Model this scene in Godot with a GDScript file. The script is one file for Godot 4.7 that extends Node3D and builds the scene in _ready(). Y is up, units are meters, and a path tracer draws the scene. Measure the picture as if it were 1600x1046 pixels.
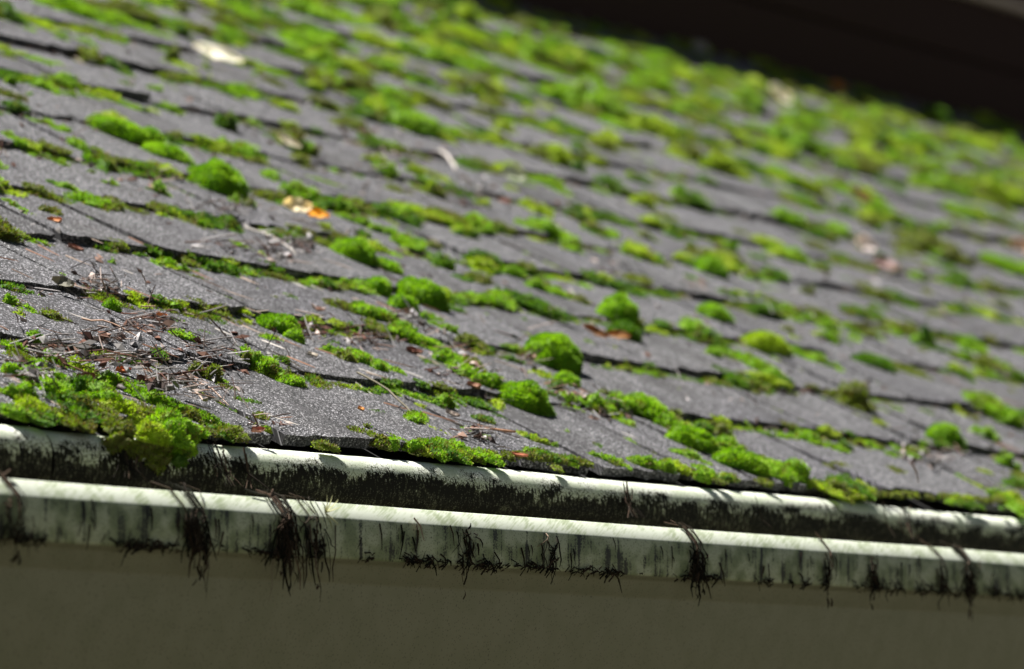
extends Node3D

# ---------------------------------------------------------------- measures (metres)
const EAVE := 2.5                     # height of the eave line above the ground
const F := 7023.0                     # focal length in photograph pixels (1600 x 1046)
const PITCH := 0.4636476              # roof pitch, 6 in 12
const COURSE := 0.125                 # exposure of one shingle course
const FIRST := 0.150                  # slope distance of the second course's butt
var U := Vector3(0, sin(PITCH), -cos(PITCH))      # up the slope
var N := Vector3(0, cos(PITCH), sin(PITCH))       # out of the slope
var ROOF := Basis(Vector3.RIGHT, N, -U)
var eye := Vector3(-2.16593, EAVE - 0.18982, 1.79387)
var fwd := Vector3(0.834208, 0.088924, -0.544234).normalized()
var rgt: Vector3
var upv: Vector3
var rng := RandomNumberGenerator.new()
var lump := FastNoiseLite.new()
var M := {}
var taken := {}
var joints := []
# triangle soup being collected
var sv := PackedVector3Array()
var sc := PackedColorArray()

# ---------------------------------------------------------------- helpers
func ray(x: float, y: float) -> Vector3:
	return fwd + rgt * ((x - 800.0) / F) + upv * ((523.0 - y) / F)

func to_px(p: Vector3) -> Vector3:
	var v := p - eye
	var z := v.dot(fwd)
	return Vector3(800.0 + F * v.dot(rgt) / z, 523.0 - F * v.dot(upv) / z, z)

func roof_at(x: float, y: float) -> Vector3:        # world point of the roof plane seen at a photograph pixel
	var d := ray(x, y)
	var o := eye - Vector3(0, EAVE, 0)
	return eye + d * (-(o.dot(N)) / d.dot(N))

func plane_z(x: float, y: float, z: float) -> Vector3:   # world point of an upright plane along the eave
	var d := ray(x, y)
	return eye + d * ((z - eye.z) / d.z)

func slope_of(p: Vector3) -> float:
	return (p - Vector3(0, EAVE, 0)).dot(U)

func on_roof(x: float, u: float, n := 0.0) -> Vector3:
	return Vector3(x, EAVE, 0) + U * u + N * n

func course_front(j: int) -> float:
	return 0.010 if j == 0 else FIRST + COURSE * (j - 1)

func surface(u: float) -> float:                    # height of the shingle tops over the roof plane
	var j := 0 if u < FIRST else int((u - FIRST) / COURSE) + 1
	var t := (u - course_front(j)) / (COURSE if j > 0 else FIRST - 0.01)
	return lerpf(0.0085, 0.002, clampf(t, 0.0, 1.0))

func numbered(called: String) -> String:
	var k: int = taken.get(called, 0)
	taken[called] = k + 1
	return called if k == 0 else "%s_%03d" % [called, k]

func tag(o: Node3D, label := "", category := "", group := "", kind := "") -> Node3D:
	if label: o.set_meta("label", label)
	if category: o.set_meta("category", category)
	if group: o.set_meta("group", group)
	if kind: o.set_meta("kind", kind)
	return o

func base(called: String, at := Vector3.ZERO) -> Node3D:
	var o := Node3D.new()
	o.name = numbered(called)
	add_child(o)
	o.position = at
	return o

func put(called: String, mesh: Mesh, m: Material, parent: Node3D = self, at := Vector3.ZERO) -> MeshInstance3D:
	var o := MeshInstance3D.new()
	o.mesh = mesh
	o.material_override = m
	o.name = numbered(called) if parent == self else called
	parent.add_child(o, true)
	o.position = at
	return o

func flush() -> ArrayMesh:                          # the collected triangles as a mesh
	var a := []
	a.resize(Mesh.ARRAY_MAX)
	a[Mesh.ARRAY_VERTEX] = sv
	a[Mesh.ARRAY_COLOR] = sc
	var m := ArrayMesh.new()
	m.add_surface_from_arrays(Mesh.PRIMITIVE_TRIANGLES, a)
	sv = PackedVector3Array()
	sc = PackedColorArray()
	return m

func tri(a: Vector3, b: Vector3, c: Vector3, col: Color) -> void:
	sv.append(a); sv.append(b); sv.append(c)
	sc.append(col); sc.append(col); sc.append(col)

func lin(r: float, g: float, b: float) -> Color:    # a linear base colour for albedo_color
	return Color(r, g, b).linear_to_srgb()

func matte(r: float, g: float, b: float, rough := 0.85) -> StandardMaterial3D:
	var m := StandardMaterial3D.new()
	m.albedo_color = lin(r, g, b)
	m.roughness = rough
	return m

func vertex_matte(rough := 0.8) -> StandardMaterial3D:
	var m := StandardMaterial3D.new()
	m.vertex_color_use_as_albedo = true
	m.roughness = rough
	return m

func noise(kind: int, freq: float, octaves := 3, s := 1) -> FastNoiseLite:
	var n := FastNoiseLite.new()
	n.noise_type = kind
	n.frequency = freq
	n.fractal_octaves = octaves
	n.seed = s
	return n

func box_mesh(st: SurfaceTool, lo: Vector3, hi: Vector3, bevel := 0.0) -> void:
	# a box with its long edges (along x) chamfered
	var b := bevel
	var ring := [Vector2(lo.z + b, lo.y), Vector2(lo.z, lo.y + b), Vector2(lo.z, hi.y - b), Vector2(lo.z + b, hi.y), Vector2(hi.z - b, hi.y), Vector2(hi.z, hi.y - b), Vector2(hi.z, lo.y + b), Vector2(hi.z - b, lo.y)]
	for i in 8:
		var p: Vector2 = ring[i]
		var q: Vector2 = ring[(i + 1) % 8]
		if p.distance_to(q) < 1e-6: continue
		var a := Vector3(lo.x, p.y, p.x)
		var bb := Vector3(hi.x, p.y, p.x)
		var c := Vector3(hi.x, q.y, q.x)
		var d := Vector3(lo.x, q.y, q.x)
		for v in [a, bb, c, a, c, d]:
			st.set_uv(Vector2(v.x, v.y + v.z))
			st.add_vertex(v)
	for x in [lo.x, hi.x]:
		for i in range(1, 7):
			for k in [0, i, i + 1]:
				var p: Vector2 = ring[k]
				st.set_uv(Vector2(p.x, p.y))
				st.add_vertex(Vector3(x, p.y, p.x))

func box(called: String, lo: Vector3, hi: Vector3, m: Material, parent: Node3D, bevel := 0.002) -> MeshInstance3D:
	var st := SurfaceTool.new()
	st.begin(Mesh.PRIMITIVE_TRIANGLES)
	st.set_smooth_group(-1)
	box_mesh(st, lo, hi, bevel)
	st.generate_normals()
	return put(called, st.commit(), m, parent)

# sheet metal swept along x: pts are (z, y); v runs 0..1 over the profile
func sweep(pts: Array, vs: Array, x0: float, x1: float, wob := 0.0, s := 0) -> ArrayMesh:
	var st := SurfaceTool.new()
	st.begin(Mesh.PRIMITIVE_TRIANGLES)
	var nx := maxi(2, int((x1 - x0) / 0.02))
	for i in nx + 1:
		var x := lerpf(x0, x1, float(i) / nx)
		var dy := wob * lump.get_noise_2d(x * 60.0, s * 37.0)
		var dz := wob * lump.get_noise_2d(x * 45.0 + 90.0, s * 37.0)
		for k in pts.size():
			st.set_uv(Vector2(x, vs[k]))
			st.add_vertex(Vector3(x, pts[k].y + dy, pts[k].x + dz))
	var w := pts.size()
	for i in nx:
		for k in w - 1:
			var a := i * w + k
			for q in [a, a + 1, a + w, a + 1, a + w + 1, a + w]:
				st.add_index(q)
	st.generate_normals()
	return st.commit()

func grit(w: int, h: int, fill: Callable) -> ImageTexture:     # a computed colour texture
	var data := PackedByteArray()
	data.resize(w * h * 3)
	var i := 0
	for y in h:
		for x in w:
			var c: Color = fill.call(x, y)
			data[i] = int(clampf(c.r, 0, 1) * 255.0)
			data[i + 1] = int(clampf(c.g, 0, 1) * 255.0)
			data[i + 2] = int(clampf(c.b, 0, 1) * 255.0)
			i += 3
	return ImageTexture.create_from_image(Image.create_from_data(w, h, false, Image.FORMAT_RGB8, data))

# ---------------------------------------------------------------- moss
const GREEN := [
	[Color(0.180, 0.330, 0.018), Color(0.360, 0.530, 0.036)],    # fresh
	[Color(0.310, 0.400, 0.026), Color(0.480, 0.570, 0.050)],    # yellow green
	[Color(0.070, 0.155, 0.014), Color(0.170, 0.300, 0.022)],    # deep green
	[Color(0.130, 0.150, 0.034), Color(0.250, 0.315, 0.034)],    # olive, half dry
]

func cushion(c: Vector3, bs: Basis, a: float, b: float, h: float, tone: int, z: float, thick := 1.0, rough := 0.34) -> void:
	# a lumpy dome of soil and old stems at c (soup coordinates), covered with fine shoots
	var off := Vector3(rng.randf() * 900.0, rng.randf() * 900.0, rng.randf() * 900.0)
	var far := maxf(1.0, z / 3.1)
	var nt := 16
	var np := 6
	var grid := []
	for i in np + 1:
		var ph := lerpf(-0.10, 1.0, float(i) / np) * PI * 0.5
		for k in nt:
			var th := TAU * k / nt
			var d := Vector3(cos(th) * cos(ph), sin(ph), sin(th) * cos(ph))
			var r := 0.93 + rough * lump.get_noise_3dv(d * 34.0 + off)
			grid.append(c + bs * Vector3(d.x * a * r, d.y * h * r, d.z * b * r))
	var soil: Color = GREEN[tone][0]
	for i in np:
		for k in nt:
			var p: Vector3 = grid[i * nt + k]
			var q: Vector3 = grid[i * nt + (k + 1) % nt]
			var r2: Vector3 = grid[(i + 1) * nt + k]
			var s2: Vector3 = grid[(i + 1) * nt + (k + 1) % nt]
			tri(p, q, s2, soil)
			tri(p, s2, r2, soil)
	var area := TAU * pow((pow(a * b, 1.6) + pow(a * h, 1.6) + pow(b * h, 1.6)) / 3.0, 1.0 / 1.6) * 10000.0
	var count := int(clampf(area * 150.0 * thick / pow(far, 2.6), 30.0, 9000.0))
	var wid := 0.00095 * pow(far, 1.1)
	var lng := 0.0027 * pow(far, 0.5) * clampf(sqrt(minf(a, b) / 0.012), 0.6, 1.15)
	var c0: Color = GREEN[tone][0]
	var c1: Color = GREEN[tone][1]
	for n in count:
		var sy := rng.randf_range(-0.12, 1.0)
		var th := rng.randf() * TAU
		var cr := sqrt(maxf(0.0, 1.0 - sy * sy))
		var d := Vector3(cos(th) * cr, sy, sin(th) * cr)
		var r := 0.925 + rough * lump.get_noise_3dv(d * 34.0 + off)
		var p := c + bs * Vector3(d.x * a * r, d.y * h * r, d.z * b * r)
		var nn := (bs * Vector3(d.x / a, d.y / h, d.z / b)).normalized()
		var dir := (nn + Vector3(rng.randf_range(-0.5, 0.5), rng.randf_range(-0.25, 0.6), rng.randf_range(-0.5, 0.5))).normalized()
		var t := dir.cross(Vector3(rng.randf_range(-1, 1), rng.randf_range(-1, 1), rng.randf_range(-1, 1))).normalized() * (wid * 0.5)
		var l := lng * rng.randf_range(0.55, 1.25)
		var patch := clampf(0.5 + 1.2 * lump.get_noise_3dv(d * 35.0 - off) + rng.randf_range(-0.35, 0.35), 0.0, 1.0)
		var col := c0.lerp(c1, patch)
		if rng.randf() < (0.03 if rough < 0.3 else 0.22 if tone == 3 else 0.09):
			col = Color(0.17, 0.11, 0.05)
		elif rough > 0.3 and lump.get_noise_3dv(d * 26.0 + off * 2.0) > 0.40:
			col = Color(0.20, 0.15, 0.05).lerp(col, rng.randf() * 0.6)      # dead, dry patches
		var tip := p + dir * l
		var mid := p + dir * (l * 0.55)
		tri(p - t * 0.6, mid - t, mid + t, col)
		tri(mid - t, tip, mid + t, col)

func px_cushion(x: float, y: float, w: float, h: float, tone: int, phi := INF, q := 0.0) -> Array:
	# size and place of a cushion whose outline in the photograph is w x h pixels about (x, y)
	if phi == INF: phi = rng.randf_range(0.1, 1.2)
	if q == 0.0: q = rng.randf_range(0.55, 0.85)
	var p := roof_at(x, y + h * 0.35)
	var s := to_px(p)
	var je := to_px(p + Vector3(0.01, 0, 0)) - s
	var jd := to_px(p - U * 0.01) - s
	var ja := (je * cos(phi) + jd * sin(phi)) * 100.0
	var jb := (-je * sin(phi) + jd * cos(phi)) * 100.0
	var kw := sqrt(ja.x * ja.x + jb.x * jb.x * q * q)
	var a := 0.5 * w / kw * 1.02
	var hv := a * sqrt(ja.y * ja.y + jb.y * jb.y * q * q)
	var hh := maxf((h - hv) * s.z / F * 0.94, 0.50 * a * q)
	p = roof_at(x, y + h * 0.5 - minf(hv, h * 0.6))
	p += N * (surface(slope_of(p)) + 0.001)
	return [p, ROOF * Basis(Vector3.UP, -phi), a, a * q, hh, tone, s.z]

func moss_strip(path: Array, th: float, tone: int, label: String, dens := 1.0) -> void:
	var p0 := roof_at(path[0][0], path[0][1])
	for i in path.size() - 1:
		var a := Vector2(path[i][0], path[i][1])
		var b := Vector2(path[i + 1][0], path[i + 1][1])
		var steps := maxi(1, int(a.distance_to(b) / (th * 0.62) * dens))
		for k in steps:
			var m := a.lerp(b, (k + rng.randf()) / steps)
			var w := th * rng.randf_range(1.2, 2.3)
			var hh := th * rng.randf_range(0.7, 1.2)
			var g: Array = px_cushion(m.x + rng.randf_range(-0.3, 0.3) * th, m.y + rng.randf_range(-0.22, 0.22) * th, w, hh, tone if rng.randf() < 0.75 else rng.randi_range(0, 3))
			cushion(g[0] - p0, g[1], g[2], g[3], g[4], g[5], g[6])
	tag(put("moss_strip", flush(), M.moss, self, p0), label, "moss", "moss strips along shingle joints")

# ---------------------------------------------------------------- litter
func strand(pts: PackedVector3Array, r: float, col: Color) -> void:     # a thin three-sided stem through pts
	var prev := []
	for i in pts.size():
		var d := (pts[mini(i + 1, pts.size() - 1)] - pts[maxi(i - 1, 0)]).normalized()
		var s := d.cross(Vector3(0.31, 0.92, 0.24)).normalized()
		var t := d.cross(s)
		var rr := r * (0.35 if i == pts.size() - 1 else 1.0)
		var ring := []
		for k in 3:
			ring.append(pts[i] + (s * cos(TAU * k / 3.0) + t * sin(TAU * k / 3.0)) * rr)
		if i > 0:
			for k in 3:
				var k2 := (k + 1) % 3
				tri(prev[k], prev[k2], ring[k2], col)
				tri(prev[k], ring[k2], ring[k], col)
		prev = ring

const NEEDLE := [Color(0.22, 0.14, 0.11), Color(0.36, 0.29, 0.26), Color(0.33, 0.31, 0.31), Color(0.11, 0.055, 0.04), Color(0.17, 0.16, 0.155), Color(0.06, 0.045, 0.04)]

func needle_soup(at: Vector3, bs: Basis, length: float, r: float, col: Color, lift := 0.15) -> void:
	var dir := bs * Vector3(1, 0, 0)
	var side := bs * Vector3(0, 0, 1)
	var up := bs * Vector3(0, 1, 0)
	var bend := rng.randf_range(-0.25, 0.25)
	var tilt := rng.randf_range(0.0, lift)
	var pts := PackedVector3Array()
	for i in 5:
		var t := i / 4.0 - 0.5
		pts.append(at + dir * (t * length) + side * (bend * length * (t * t - 0.12)) + up * (r + tilt * length * (t + 0.5) + absf(bend) * 0.15 * length * (0.25 - t * t)))
	strand(pts, r, col)

func flake_mesh(w: float, l: float, curl: float, col: Color, thick := 0.0012) -> ArrayMesh:     # a cupped scale of bark or leaf, solid
	var n := 6
	var top := []
	for i in n + 1:
		var t := float(i) / n
		var hw := w * 0.5 * pow(sin(PI * clampf(t * 0.94 + 0.03, 0, 1)), 0.7) * (1.0 + 0.2 * lump.get_noise_2d(t * 200.0, curl * 900.0))
		var row := []
		for k in 5:
			var s := k / 2.0 - 1.0
			row.append(Vector3((t - 0.5) * l, curl * w * (s * s) + curl * l * 0.6 * (t - 0.5) * (t - 0.5) * 4.0 * 0.3 + 0.12 * w * lump.get_noise_2d(t * 90.0 + curl * 777.0, s * 50.0), s * hw))
		top.append(row)
	var dn := Vector3(0, -thick, 0)
	for i in n:
		for k in 4:
			var a: Vector3 = top[i][k]
			var b: Vector3 = top[i][k + 1]
			var c: Vector3 = top[i + 1][k + 1]
			var d: Vector3 = top[i + 1][k]
			var cc := col * rng.randf_range(0.8, 1.2)
			cc.a = 1.0
			tri(a, b, c, cc); tri(a, c, d, cc)
			tri(a + dn, c + dn, b + dn, cc); tri(a + dn, d + dn, c + dn, cc)
		for k in [0, 4]:
			var a: Vector3 = top[i][k]
			var d: Vector3 = top[i + 1][k]
			tri(a, d, d + dn, col); tri(a, d + dn, a + dn, col)
	return flush()

# ---------------------------------------------------------------- the build
func _ready() -> void:
	rng.seed = 20240611
	rgt = fwd.cross(Vector3.UP).normalized()
	upv = rgt.cross(fwd)
	lump.noise_type = FastNoiseLite.TYPE_SIMPLEX
	lump.frequency = 0.025
	lump.fractal_octaves = 2
	lump.seed = 5
	set_view()
	make_materials()
	build_ground_and_house()
	build_roof()
	build_eave()
	build_moss()
	build_litter()
	build_gutter_debris()

func set_view() -> void:
	var cam := Camera3D.new()
	cam.name = "camera"
	add_child(cam)
	cam.look_at_from_position(eye, eye + fwd, Vector3.UP)
	var lens := CameraAttributesPhysical.new()
	lens.frustum_focal_length = 98.0
	lens.exposure_aperture = 5.3
	lens.frustum_focus_distance = 3.13
	lens.frustum_near = 0.05
	lens.frustum_far = 400.0
	cam.attributes = lens
	cam.fov = 8.51786
	cam.near = 0.05
	cam.far = 400.0
	var we := WorldEnvironment.new()
	we.name = "world_environment"
	var e := Environment.new()
	var sky := Sky.new()
	var sm := ProceduralSkyMaterial.new()
	sm.sky_top_color = Color(0.52, 0.60, 0.70)
	sm.sky_horizon_color = Color(0.80, 0.82, 0.82)
	sm.sky_curve = 0.15
	sm.ground_bottom_color = Color(0.12, 0.13, 0.09)
	sm.ground_horizon_color = Color(0.20, 0.22, 0.17)
	sm.sky_energy_multiplier = 0.38
	sky.sky_material = sm
	e.background_mode = Environment.BG_SKY
	e.sky = sky
	e.tonemap_mode = Environment.TONE_MAPPER_LINEAR
	e.tonemap_exposure = 2.85
	e.sdfgi_enabled = true
	e.ssao_enabled = true
	e.ssil_enabled = true
	we.environment = e
	add_child(we)
	var sun := DirectionalLight3D.new()
	sun.name = "sun"
	sun.light_energy = 1.5
	sun.light_color = Color(1.0, 0.985, 0.96)
	sun.light_angular_distance = 0.5
	sun.shadow_enabled = true
	add_child(sun)
	# from up the slope and a little to the left, 40 degrees over the roof plane
	var to_sun := (U * cos(deg_to_rad(40.0)) + N * sin(deg_to_rad(40.0)) + Vector3.LEFT * 0.16).normalized()
	sun.look_at_from_position(to_sun * 20.0, Vector3.ZERO, Vector3.RIGHT)

func make_materials() -> void:
	# mineral granules of the shingles: every cell is one grain
	var grain := noise(FastNoiseLite.TYPE_CELLULAR, 0.36, 1, 11)
	grain.fractal_type = FastNoiseLite.FRACTAL_NONE
	grain.cellular_return_type = FastNoiseLite.RETURN_CELL_VALUE
	grain.cellular_jitter = 1.0
	var ramp := Gradient.new()
	ramp.offsets = PackedFloat32Array([0.0, 0.30, 0.62, 0.85, 1.0])
	ramp.colors = PackedColorArray([lin(0.010, 0.010, 0.011), lin(0.029, 0.0285, 0.031), lin(0.076, 0.074, 0.080), lin(0.21, 0.206, 0.220), lin(0.70, 0.69, 0.72)])
	var gt := NoiseTexture2D.new()
	gt.width = 1024; gt.height = 1024; gt.seamless = true; gt.seamless_blend_skirt = 0.05; gt.normalize = true
	gt.noise = grain; gt.color_ramp = ramp; gt.generate_mipmaps = false
	var bump := noise(FastNoiseLite.TYPE_CELLULAR, 0.36, 1, 11)
	bump.fractal_type = FastNoiseLite.FRACTAL_NONE
	bump.cellular_return_type = FastNoiseLite.RETURN_DISTANCE
	bump.cellular_jitter = 1.0
	var bt := NoiseTexture2D.new()
	bt.width = 1024; bt.height = 1024; bt.seamless = true; bt.seamless_blend_skirt = 0.05
	bt.noise = bump; bt.generate_mipmaps = false; bt.as_normal_map = true; bt.bump_strength = 5.0
	var sh := StandardMaterial3D.new()
	sh.albedo_texture = gt
	sh.vertex_color_use_as_albedo = true
	sh.normal_enabled = true
	sh.normal_texture = bt
	sh.normal_scale = 1.2
	sh.roughness = 0.82
	M.shingle = sh
	var moss := vertex_matte(0.75)
	moss.backlight_enabled = true
	moss.backlight = Color(0.85, 0.95, 0.5)
	M.moss = moss
	var nd := vertex_matte(0.85)
	nd.metallic_specular = 0.25
	M.needle = nd
	var lf := vertex_matte(0.6)
	lf.backlight_enabled = true
	lf.backlight = Color(1.0, 0.98, 0.92)
	M.leaf = lf
	M.bark = vertex_matte(0.75)
	M.wet = vertex_matte(0.8)
	M.wet.metallic_specular = 0.2
	M.felt = matte(0.012, 0.012, 0.012, 0.95)
	M.fascia = matte(0.10, 0.095, 0.075, 0.8)
	M.shade_dark_board = matte(0.046, 0.030, 0.027, 0.95)  # dark-stained boards, the wall's deep shade put into their base colour
	M.shade_dark_board.metallic_specular = 0.1
	M.cap = matte(0.11, 0.060, 0.048, 0.8)
	M.pale_trim = matte(0.42, 0.34, 0.28, 0.7)

	# white paint of the eave trim, with black mould that grows on its underside in tufts
	var fine := noise(FastNoiseLite.TYPE_SIMPLEX, 0.16, 3, 21)
	var broad := noise(FastNoiseLite.TYPE_SIMPLEX, 0.012, 3, 22)
	var tw := 2048
	var th := 128
	var trim_tex := grit(tw, th, func(x: int, y: int):
		var v := float(y) / th
		var streak := fine.get_noise_2d(x * 1.0, y * 0.32)
		var speck := fine.get_noise_2d(x * 2.3 + 500.0, y * 2.3)
		var b := broad.get_noise_2d(x, y * 2.0)
		var edge := 0.665 + 0.13 * b + 0.15 * streak + 0.05 * speck
		var white := Color(0.86, 0.87, 0.83).lerp(Color(0.74, 0.77, 0.68), clampf(0.4 + b + 0.6 * speck, 0, 1))
		var mould := Color(0.085, 0.08, 0.06).lerp(Color(0.30, 0.30, 0.24), clampf(speck * 1.0 - 0.08 + streak * 0.8 + b * 0.9, 0, 1))
		if v > edge: return mould if speck + 0.5 * streak < 0.58 else mould.lerp(Color(0.50, 0.52, 0.42), 0.6)
		if v > edge - 0.16 and speck + 0.7 * streak > 0.20: return mould.lerp(Color(0.46, 0.49, 0.36), 0.55)
		if speck > 0.55: return white.lerp(Color(0.40, 0.44, 0.30), 0.5)
		return white)
	var tm := StandardMaterial3D.new()
	tm.albedo_texture = trim_tex
	tm.uv1_scale = Vector3(0.66, 1, 1)
	tm.roughness = 0.75
	tm.metallic_specular = 0.25
	M.trim = tm
	# gutter paint: white gone green with algae, dark runs below the lip, specks lower down
	var run_n := noise(FastNoiseLite.TYPE_SIMPLEX, 0.03, 3, 31)
	var gutter_tex := grit(2048, 256, func(x: int, y: int):
		var v := float(y) / 256.0                 # 0 top of the lip ... 1 foot of the gutter
		var run := run_n.get_noise_2d(x * 1.6, y * 0.10)
		var spk := fine.get_noise_2d(x * 1.9, y * 1.5)
		var blot := run_n.get_noise_2d(x * 0.6 + 300.0, y * 0.5)
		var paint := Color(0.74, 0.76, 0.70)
		if v < 0.085:                      # bevelled top of the lip: clean, with thin slanting marks
			var slant := fine.get_noise_2d((x + y * 2.0) * 1.4, y * 0.3)
			return paint.lerp(Color(0.52, 0.56, 0.43), clampf(slant * 1.0 + 0.12 + blot * 0.8, 0, 0.8))
		if v < 0.28:                       # upright face of the lip
			paint = Color(0.70, 0.72, 0.60).lerp(Color(0.50, 0.54, 0.39), clampf(0.5 + blot * 1.3, 0, 1))
			var fin := run_n.get_noise_2d(x * 4.2 + 900.0, y * 0.16)
			var k := run * 0.6 + fin * 0.6 + spk * 0.45 + blot * 0.6 + (0.10 if v > 0.22 else 0.0)
			if k > 0.33: return paint.lerp(Color(0.12, 0.125, 0.09), clampf((k - 0.33) * 2.8, 0.15, 0.93))
			if spk > 0.55: return paint.lerp(Color(0.20, 0.21, 0.16), 0.6)
			return paint
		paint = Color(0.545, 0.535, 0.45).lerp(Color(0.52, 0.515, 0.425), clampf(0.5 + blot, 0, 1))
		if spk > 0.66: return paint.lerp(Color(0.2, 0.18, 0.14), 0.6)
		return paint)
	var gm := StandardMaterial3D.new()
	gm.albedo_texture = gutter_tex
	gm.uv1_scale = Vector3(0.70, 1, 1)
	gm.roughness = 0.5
	M.gutter = gm

func build_ground_and_house() -> void:
	var g := PlaneMesh.new()
	g.size = Vector2(300, 300)
	var gm := matte(0.045, 0.060, 0.025, 0.95)
	var gt := NoiseTexture2D.new()
	gt.width = 512; gt.height = 512; gt.seamless = true
	gt.noise = noise(FastNoiseLite.TYPE_SIMPLEX, 0.02, 5, 41)
	var gr := Gradient.new()
	gr.offsets = PackedFloat32Array([0.2, 0.8])
	gr.colors = PackedColorArray([lin(0.036, 0.034, 0.020), lin(0.074, 0.072, 0.042)])
	gt.color_ramp = gr
	gm.albedo_color = Color.WHITE
	gm.albedo_texture = gt
	gm.uv1_scale = Vector3(100, 100, 1)
	tag(put("ground", g, gm), "", "", "", "structure")
	# the house below the eave
	var h := base("house_wall")
	tag(h, "shaded olive house wall with fascia and soffit behind the gutter", "wall", "", "thing")
	var y := EAVE
	box("fascia_board", Vector3(-2.6, y - 0.20, -0.045), Vector3(7.6, y - 0.030, -0.022), M.fascia, h)
	box("soffit", Vector3(-2.6, y - 0.200, -0.50), Vector3(7.6, y - 0.185, -0.047), M.fascia, h)
	box("wall_panel", Vector3(-2.6, 0.0, -0.62), Vector3(7.6, y - 0.203, -0.50), M.fascia, h)
	# the low wall where the roof ends, its shade put into near-black boards, pale board on top
	var uw := base("upper_wall", on_roof(0, 1.93))
	tag(uw, "near-black boarded wall at the head of the mossy roof, its shade put into the colour", "wall", "", "thing")
	var bw := 0.102
	for k in 2:
		box("wall_board", Vector3(-2.6, k * (bw + 0.004) - (0.06 if k == 0 else 0.0), -0.024), Vector3(7.6, k * (bw + 0.004) + bw, 0.0), M.shade_dark_board, uw, 0.003)
	box("wall_core", Vector3(-2.6, -0.1, -0.10), Vector3(7.6, 0.206, -0.03), M.shade_dark_board, uw)
	box("drip_strip", Vector3(-2.6, 0.211, -0.10), Vector3(7.6, 0.225, 0.014), M.pale_trim, uw, 0.004)
	box("cap_board", Vector3(-2.6, 0.2265, -0.14), Vector3(7.6, 0.290, 0.004), M.cap, uw, 0.004)

func tab_arrays(st: SurfaceTool, x0: float, x1: float, u0: float, top: float, thick: float, length: float, tone: float) -> void:
	# one shingle tab in roof axes (x, n, -u); worn butt edge, gently curled
	var nx := maxi(4, int((x1 - x0) / 0.012))
	var nz := 3
	var ou := Vector2(rng.randf(), rng.randf())
	var curl := [rng.randf_range(-0.002, 0.0045), rng.randf_range(-0.002, 0.0045)]
	var s := rng.randf() * 500.0
	var chip := rng.randf_range(0.0, 0.006)
	var tilt := (top - (0.0085 - 0.0065)) / length * 0.72
	var P := []
	for i in nz + 1:
		var row := []
		var t: float = [0.0, 0.10, 0.5, 1.0][i]
		for k in nx + 1:
			var f := float(k) / nx
			var fray := 0.0
			if i == 0:
				fray = 0.0045 * lump.get_noise_2d(f * (x1 - x0) * 2600.0, s) + 0.010 * maxf(0.0, lump.get_noise_2d(f * (x1 - x0) * 900.0, s + 50.0) - 0.25)
				if k == 0 or k == nx: fray += chip
			var n := top - tilt * t * length + lerpf(curl[0], curl[1], f) * (1.0 - t) * (1.0 - t) + 0.0012 * lump.get_noise_2d(f * 300.0 * (x1 - x0) + s, t * 40.0)
			if i == 0: n -= 0.0006
			row.append(Vector3(lerpf(x0, x1, f), n, -(u0 + t * length + fray)))
		P.append(row)
	var vert := func(v: Vector3, side: float):
		var g := tone * (1.0 + 0.5 * lump.get_noise_2d(v.x * 420.0, v.z * 420.0) + 0.12 * lump.get_noise_2d(v.x * 1700.0 + 70.0, v.z * 1700.0))
		st.set_color(Color(g * 1.0, g * 0.985, g * (1.0 + 0.05 * lump.get_noise_2d(v.x * 160.0, v.z * 160.0 + 99.0))))
		st.set_uv(Vector2(v.x, v.z + v.y * side) * 2.5 + ou)
		st.add_vertex(v)
	for i in nz:
		for k in nx:
			for q in [[i, k], [i + 1, k], [i + 1, k + 1], [i, k], [i + 1, k + 1], [i, k + 1]]:
				vert.call(P[i][q[1]] if q[0] == i else P[i + 1][q[1]], 0.0)
	var dn := Vector3(0, -thick, 0)
	for k in nx:
		var a: Vector3 = P[0][k]
		var b: Vector3 = P[0][k + 1]
		for v in [a, b, b + dn, a, b + dn, a + dn]:
			vert.call(v, 1.0)
	for k in [0, nx]:
		for i in nz:
			var a: Vector3 = P[i][k]
			var b: Vector3 = P[i + 1][k]
			for v in [a, b, b + dn, a, b + dn, a + dn]:
				vert.call(v, 1.0)

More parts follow.
